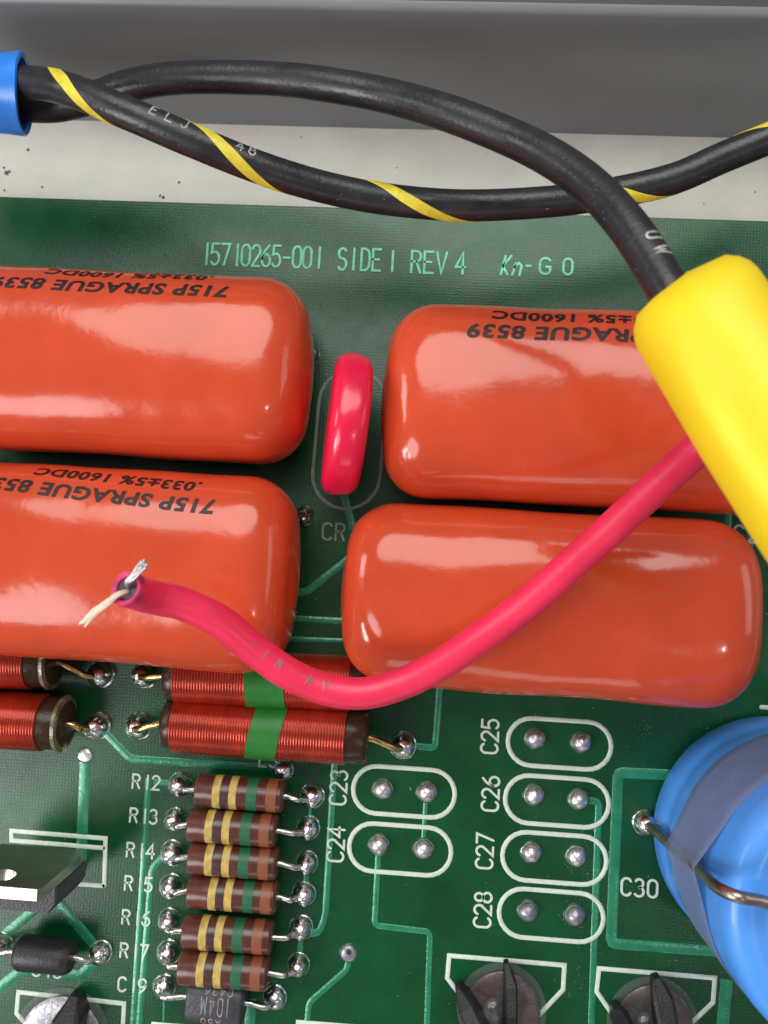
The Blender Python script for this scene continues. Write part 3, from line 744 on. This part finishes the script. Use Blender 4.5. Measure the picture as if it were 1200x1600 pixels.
# ---- round components at the bottom edge
def round_part(px, py, label_, blade, r=.44, extra=False, lm=M_pinkwasher):
    c = at(px, py, 0); t = thing('round_transistor', label_, 'transistor', (c.x, c.y, 0), 'round parts cut by the bottom edge')
    mb = MB(); lathe(mb, [(0, r * 1.15), (.012, r * 1.14), (.02, r * 1.02), (.012, r * .9)], (0, 0, 0), (0, 0, 1), 48, wob=.02); mb.build('resin_ring', M_clear, t)
    mb = MB(); lathe(mb, [(0, r * .96), (.05, r * .97), (.07, r * .9), (.075, r * .6), (.06, .01)], (0, 0, 0), (0, 0, 1), 48, wob=.03); mb.build('base', lm, t)
    mb = MB(); rows = []
    for k in range(9):
        q = PI / 2 * k / 8; rows.append([(-.10 + .17 * math.cos(q) * math.cos(2 * PI * j / 28), -.12 + .27 * math.cos(q) * math.sin(2 * PI * j / 28), .07 + .10 * math.sin(q)) for j in range(28)])
    mb.grid(rows, True, True, True); mb.build('glass_bead', mat('dusty_glass', (0.11, 0.10, 0.10), 0.2, var=.5, vscale=9, coat=.4, bump=.6, bscale=18), t)
    for nm, pl, z0, z1, w in blade:
        P = [Vector(at(x, y, (z0 + z1) / 2)) - Vector((c.x, c.y, 0)) for x, y in pl]
        mb = MB(); n = len(P); rows = []
        for i, p in enumerate(P):
            ww = w * (.35 if i == 0 else 1); d = (P[min(i + 1, n - 1)] - P[max(i - 1, 0)]).normalized(); s = Vector((-d.y, d.x, 0)) * ww / 2
            hh = z0 + (z1 - z0) * min(1, .35 + i / (n - 1))
            rows.append([(p.x - s.x, p.y - s.y, .03), (p.x - s.x, p.y - s.y, hh - .03), (p.x - s.x * .7, p.y - s.y * .7, hh), (p.x + s.x * .7, p.y + s.y * .7, hh), (p.x + s.x, p.y + s.y, hh - .03), (p.x + s.x, p.y + s.y, .03)])
        mb.grid(rows, True, True, True); mb.build(nm, M_plastic, t, smooth=False)
    return t
round_part(784, 1576, 'round dusty pink part with black fin and a slanted black blade, left of the pair', [('black_fin', [(792, 1509), (798, 1540), (797, 1580), (795, 1640)], .05, .32, .14), ('black_blade', [(716, 1552), (728, 1572), (748, 1604), (775, 1650)], .05, .5, .19)])
round_part(1020, 1598, 'round dusty brown part with a black fin near the blue capacitor', [('black_fin', [(1028, 1532), (1036, 1560), (1039, 1590), (1039, 1660)], .05, .34, .22), ('black_blade', [(966, 1582), (974, 1600), (990, 1650)], .05, .5, .2)], lm=mat('dusty_brown_plastic', (0.085, 0.062, 0.062), 0.35, var=.4, vscale=7, bump=.5, bscale=14, coat=.3))
round_part(98, 1622, 'round part with shiny rim under a broad black fin, bottom left corner', [('black_fin', [(112, 1562), (108, 1590), (98, 1660)], .05, .45, .30)], r=.50, lm=M_oldtin)
# ================================================================== CABLES
def cable(name, label_, cat, pts, r, m, group=None, n=14, seg=26):
    path = catmull([at(x, y, z) for x, y, z in pts], n)
    o = path[0]; t = thing(name, label_, cat, (o.x, o.y, o.z), group)
    path = [p - o for p in path]
    mb = MB(); tube(mb, path, r, seg); mb.build('insulation', m, t, angle=60)
    return t, path
def on_cable(path, r):
    cum = [0]
    for i in range(1, len(path)): cum.append(cum[-1] + (path[i] - path[i - 1]).length)
    fr = frames(path)
    def f(s, v, h):      # s arc length, v distance round the surface from the top line, h height
        s = max(0, min(cum[-1] - 1e-4, s)); i = 0
        lo, hi = 0, len(cum) - 1
        while hi - lo > 1:
            mdl = (lo + hi) // 2
            if cum[mdl] <= s: lo = mdl
            else: hi = mdl
        k = (s - cum[lo]) / (cum[lo + 1] - cum[lo]); p = path[lo].lerp(path[lo + 1], k)
        s_ = fr[lo][1].lerp(fr[lo + 1][1], k).normalized(); u = fr[lo][2].lerp(fr[lo + 1][2], k).normalized()
        q = v / r; return p + (u * math.cos(q) - s_ * math.sin(q)) * (r + h)
    return f, cum
def s_near(path, cum, o, px, py):
    """arc length where the path passes nearest to a pixel"""
    best = 1e9; bs = 0
    for p, c in zip(path, cum):
        w = p + o; q = at(px, py, w.z); d = (q - w).length
        if d < best: best = d; bs = c
    return bs
rc = 0.152
BC = 'black cables crossing above the board'
A_pts = [(-120, 135, 1.7), (-40, 128, 1.76), (40, 128, 1.85), (110, 141, 2.15), (200, 177, 2.25), (300, 220, 2.15), (400, 260, 1.95), (500, 291, 1.7), (600, 311, 1.55), (720, 321, 1.5), (850, 316, 1.45), (950, 303, 1.4), (1050, 280, 1.45), (1130, 246, 1.5), (1210, 213, 1.6), (1330, 160, 1.7)]
tA, pA = cable('cable', 'black cable with a yellow spiral stripe, sagging along the top of the board', 'cable', A_pts, rc, M_blackwire, BC)
fA, cA = on_cable(pA, rc); oA = Vector(tA.location)
# spiral stripe: phase measured at crossings of the top line
ks = [(-110, 130), (120, 137), (348, 240), (627, 315), (945, 303), (1240, 200)]
ss = [s_near(pA, cA, oA, x, y) for x, y in ks]
def phase(s):
    if s <= ss[0]: return 0
    for i in range(1, len(ss)):
        if s <= ss[i]: return i - 1 + (s - ss[i - 1]) / (ss[i] - ss[i - 1])
    return len(ss) - 1 + (s - ss[-1]) / (ss[-1] - ss[-2])
mb = MB(); rows = []; N_ = 700
for i in range(N_):
    s = cA[-1] * i / (N_ - 1); ph = phase(s)
    # keep the slope steeper on top, as the strand twists
    q = 2 * PI * ph
    q = -q; hw = 0.060
    rows.append([fA(s, q * rc + hw * e, .0 if abs(e) > .99 else .0035) for e in (-1, -.92, -.65, -.35, 0, .35, .65, .92, 1)])
mb.grid(rows, False); mb.build('yellow_spiral_stripe', M_yellowstripe, tA)
def cable_text(t, path, r, o, s, px, py, h, adv, w, v0, m, flip=False, sc=1):
    f, c = on_cable(path, r); s0 = s_near(path, c, o, px, py); mb = MB()
    ux, uy = ((1, 0), (0, 1))
    if flip: ux, uy = ((-1, 0), (0, -1))
    stext(mb, s, (s0, v0), h, adv, w, ux, uy, 0.0003, .0025, f=lambda x, y, hh: f(x, y, hh), maxlen=.04)
    mb.build('printed_text', m, t, angle=60)
cable_text(tA, pA, rc, oA, 'ELJ', 236, 193, .11, .145, .015, .025, M_whiteink)
cable_text(tA, pA, rc, oA, '48', 366, 247, .11, .12, .015, .03, M_whiteink)
B_pts = [(-120, 160, 1.3), (-40, 166, 1.3), (40, 167, 1.32), (90, 166, 1.33), (150, 152, 1.4), (200, 135, 1.55), (260, 124, 1.65), (330, 121, 1.75), (420, 123, 1.85), (500, 131, 2.0), (600, 149, 2.15), (700, 177, 2.4), (800, 216, 2.6), (870, 252, 2.8), (930, 297, 3.0), (980, 352, 3.2), (1020, 412, 3.35), (1060, 480, 3.5), (1110, 560, 3.6)]
tB, pB = cable('cable', 'black cable arching over the striped one and running down into the yellow sleeve', 'cable', B_pts, rc + .003, M_blackwire, BC)
cable_text(tB, pB, rc + .003, Vector(tB.location), 'UW', 1000, 386, .12, .15, .017, .00, M_whiteink)
cable_text(tB, pB, rc + .003, Vector(tB.location), 'LJ', 905, 285, .09, .16, .014, .17, M_whiteink)
R_pts = [(1190, 600, 2.9), (1140, 650, 2.6), (1085, 706, 2.35), (1000, 784, 2.2), (940, 840, 2.12), (885, 889, 2.05), (820, 946, 2.0), (747, 999, 1.97), (690, 1037, 1.93), (633, 1066, 1.9), (570, 1083, 1.9), (510, 1077, 1.92), (450, 1052, 2.0), (395, 1013, 2.12), (345, 972, 2.27), (290, 945, 2.40), (252, 936, 2.52), (224, 929, 2.67), (202, 921, 2.83)]
rr = .148
tR, pR = cable('red_wire', 'red insulated wire looping out of the yellow sleeve to a frayed bare end', 'wire', R_pts, rr, M_redwire)
oR = Vector(tR.location)
cable_text(tR, pR, rr, oR, '18 AW', 405, 1018, .085, .17, .012, -.02, M_greyink, flip=True)
def rl(px, py, z): return at(px, py, z) - oR
# flared cut end and strands
endp = pR[-1]; dr = (pR[-1] - pR[-3]).normalized()
mb = MB(); lathe(mb, [(-.02, rr), (.03, rr * 1.04), (.05, rr * 1.0), (.035, rr * .72), (-.08, rr * .6), (-.1, .01)], endp, dr, 26, wob=.08); mb.build('cut_end', mat('cut_insulation', (.55, .03, .12), .5, var=.3, vscale=8), tR)
st = mat('tinned_strand', (.36, .33, .34), .4, metal=.5, var=.15, vscale=10)
cr = mat('cream_strand', (.74, .56, .44), .5, var=.1)
def strands(n, pts, m, spread, r):
    for k in range(n):
        a = 2 * PI * k / n; of = Vector((math.cos(a), math.sin(a), 0)) * spread
        P = [endp - dr * .05 + of * .6]
        for u, (x, y, z) in enumerate(pts):
            w = 1 + .35 * u + random.uniform(-.25, .25)
            P.append(rl(x, y, z) + of * w + Vector((random.uniform(-1, 1), random.uniform(-1, 1), random.uniform(-1, 1))) * .006)
        if random.random() < .6: P[-1] = P[-2].lerp(P[-1], random.uniform(.55, 1.05))
        wire(tR, P, r, m, 'bare_strand', n=5, seg=6)
mb = MB(); lathe(mb, [(-.06, rr * .70), (.012, rr * .70), (.016, rr * .6), (.016, .01)], endp, dr, 20, wob=.1); mb.build('hollow_end_shade', mat('dark_hollow', (.06, .045, .07), .45, var=.5, vscale=20), tR)  # dark disc that paints the shade inside the hollow end
strands(8, [(199, 912, 2.90), (207, 900, 2.95), (216, 890, 2.98), (226, 880, 3.0)], st, .013, .012)
strands(8, [(186, 928, 2.92), (168, 941, 2.86), (150, 955, 2.8), (130, 974, 2.72)], cr, .013, .012)
# ---- blue sleeve on the two black cables
def sleeve():
    a = at(-120, 142, 1.6); b = at(38, 148, 1.60); t = thing('blue_sleeve', 'blue tubing gripping both black cables at the upper left edge', 'sleeve', (b.x, b.y, b.z))
    ax = (b - a).normalized(); side = ax.cross(Vector((0, 0, 1))).normalized(); up = side.cross(ax)
    mb = MB(); rows = []; n = 48
    for (s, k) in ((-1.4, .92), (-1.0, 1.0), (-.5, .99), (-.2, 1.0), (-.05, 1.04), (.0, 1.05), (.01, 1.0), (-.01, .90), (-.3, .84), (-1.3, .82)):
        rows.append([ax * (s + .13 * math.sin(2 * PI * j / n)) + (side * .36 * math.cos(2 * PI * j / n) + up * .42 * math.sin(2 * PI * j / n)) * (k + .03 * noise.noise(Vector((s * 3, math.cos(2 * PI * j / n) * 2, math.sin(2 * PI * j / n) * 2)))) for j in range(n)])
    mb.grid(rows, True); mb.build('tubing', M_bluetube, t, angle=50)
sleeve()
# ---- yellow vinyl sleeve, close to the lens
def yellow():
    o = at(1085, 440, 3.6); t = thing('yellow_sleeve', 'large soft yellow vinyl sleeve over the wire ends, at the right edge', 'sleeve', (o.x, o.y, o.z))
    # stations along the axis: pixel of the centre, half width in pixels, height, thickness
    a0 = Vector((1056, 436)); d = Vector((.54, .842)); pr = Vector((-.842, .54))
    rows = []; n = 64
    for i in range(44):
        u = i / 43; L_ = u * 620
        if L_ < 62: k = math.sqrt(max(0, 1 - ((62 - L_) / 62) ** 2))
        else: k = 1
        k2 = max(.02, k)
        hw = (101 + 9 * min(1, L_ / 260)) * (.42 + .58 * k2) * (1 if k > .0 else 1)
        if i == 0: hw *= .5
        z = 3.45 + .7 * min(1, L_ / 420)
        th = .46 * k2 + .02
        row = []
        for j in range(n):
            q = 2 * PI * j / n
            cx = math.cos(q); sz = math.sin(q)
            cx = math.copysign(abs(cx) ** .9, cx)
            zz = z + th * sz
            if sz > 0:      # soft pleat running down the left side
                g = math.exp(-((cx - .60) / .20) ** 2) * min(1, max(0, (L_ - 90) / 120)); zz -= .09 * g
                g2 = math.exp(-((cx - .90) / .12) ** 2) * min(1, max(0, (L_ - 90) / 120)); zz += .03 * g2
                zz += .05 * noise.noise(Vector((L_ / 190, cx * .8, 0)))
            c = a0 + d * L_ + pr * (hw * cx)
            P = at(c.x, c.y, z); row.append((P.x - o.x, P.y - o.y, zz - o.z))
        rows.append(row)
    mb = MB(); mb.grid(rows, True, True, True)
    b = mb.build('vinyl_body', M_yellow, t, angle=80)
yellow()
# ================================================================== DUST
def dust():
    mb = MB()
    for i in range(520):
        x = random.uniform(-20, 1220); y = random.uniform(330, 1610); c = at(x, y, 0); s = random.uniform(.0035, .010) * (2 if random.random() < .04 else 1)
        v = [c + Vector((random.uniform(-1, 1), random.uniform(-1, 1), 0)) * s for _ in range(3)]
        a = random.uniform(0, 6.28); L_ = s * random.uniform(1, 1.6)
        b1 = Vector((math.cos(a), math.sin(a), 0)); b2 = Vector((-b1.y, b1.x, 0))
        p = [c - b1 * L_ + Vector((0, 0, .004)), c + b2 * s * .5 + Vector((0, 0, .004)), c + b1 * L_ + Vector((0, 0, .004)), c - b2 * s * .5 + Vector((0, 0, .004)), c + Vector((0, 0, .004 + s * .9))]
        mb.add(p, [(0, 1, 4), (1, 2, 4), (2, 3, 4), (3, 0, 4), (3, 2, 1, 0)])
    def speck(c, s):
        a = random.uniform(0, 6.28); b1 = Vector((math.cos(a), math.sin(a), 0)) * s; b2 = Vector((-b1.y, b1.x, 0)) * .6
        mb.add([c - b1, c + b2, c + b1, c - b2, c + Vector((0, 0, s * .8)), c - Vector((0, 0, s * .5))], [(0, 1, 4), (1, 2, 4), (2, 3, 4), (3, 0, 4), (1, 0, 5), (2, 1, 5), (3, 2, 5), (0, 3, 5)])
    for i in range(150): speck(at(random.gauss(915, 16), random.uniform(1290, 1560), .003), random.uniform(.003, .008))
    for i in range(60): speck(at(random.gauss(1010, 60), random.gauss(1128, 14), .003), random.uniform(.003, .007))
    for cs, o_ in CAPS:
        for i in range(34):
            P = cs.surf(random.uniform(-2, 2), random.uniform(.4, 2.6), .001); speck(Vector(o_) + P, random.uniform(.003, .007))
    for path, o_ in ((pA, oA), (pB, Vector(tB.location))):
        f, c_ = on_cable(path, rc)
        for i in range(120): speck(o_ + f(random.uniform(0, c_[-1]), random.uniform(-.2, .2), .001), random.uniform(.003, .007))
    o = mb.build('dust', M_dust, None, smooth=False); tag(o, 'pale dust specks scattered over the green board', 'dust', kind='stuff')
dust()

def grit():
    mb = MB(); pts = [(10, 270, 9), (14, 268, 6), (6, 262, 5), (44, 234, 6), (66, 292, 5), (280, 285, 6), (255, 308, 8), (250, 306, 5), (7, 297, 4), (905, 262, 3), (1100, 318, 3), (620, 262, 3), (760, 240, 2), (1180, 300, 3), (470, 214, 3), (1002, 128, 5)]
    for x, y, px in pts:
        if y < 190: continue
        c = at(x, y, -0.617); s_ = px / 125 / 2
        n = 7; ring_ = [c + Vector((math.cos(2 * PI * k / n), math.sin(2 * PI * k / n), 0)) * s_ * random.uniform(.6, 1.15) for k in range(n)]
        mb.add(ring_ + [c + Vector((0, 0, s_ * .6)), c - Vector((0, 0, .001))], [(k, (k + 1) % n, n) for k in range(n)] + [((k + 1) % n, k, n + 1) for k in range(n)])
    o = mb.build('grit', mat('dark_grit', (.16, .15, .14), .9, var=.4, vscale=30)); tag(o, 'small dark grit specks on the pale chassis strip above the board', 'grit', kind='stuff')
grit()
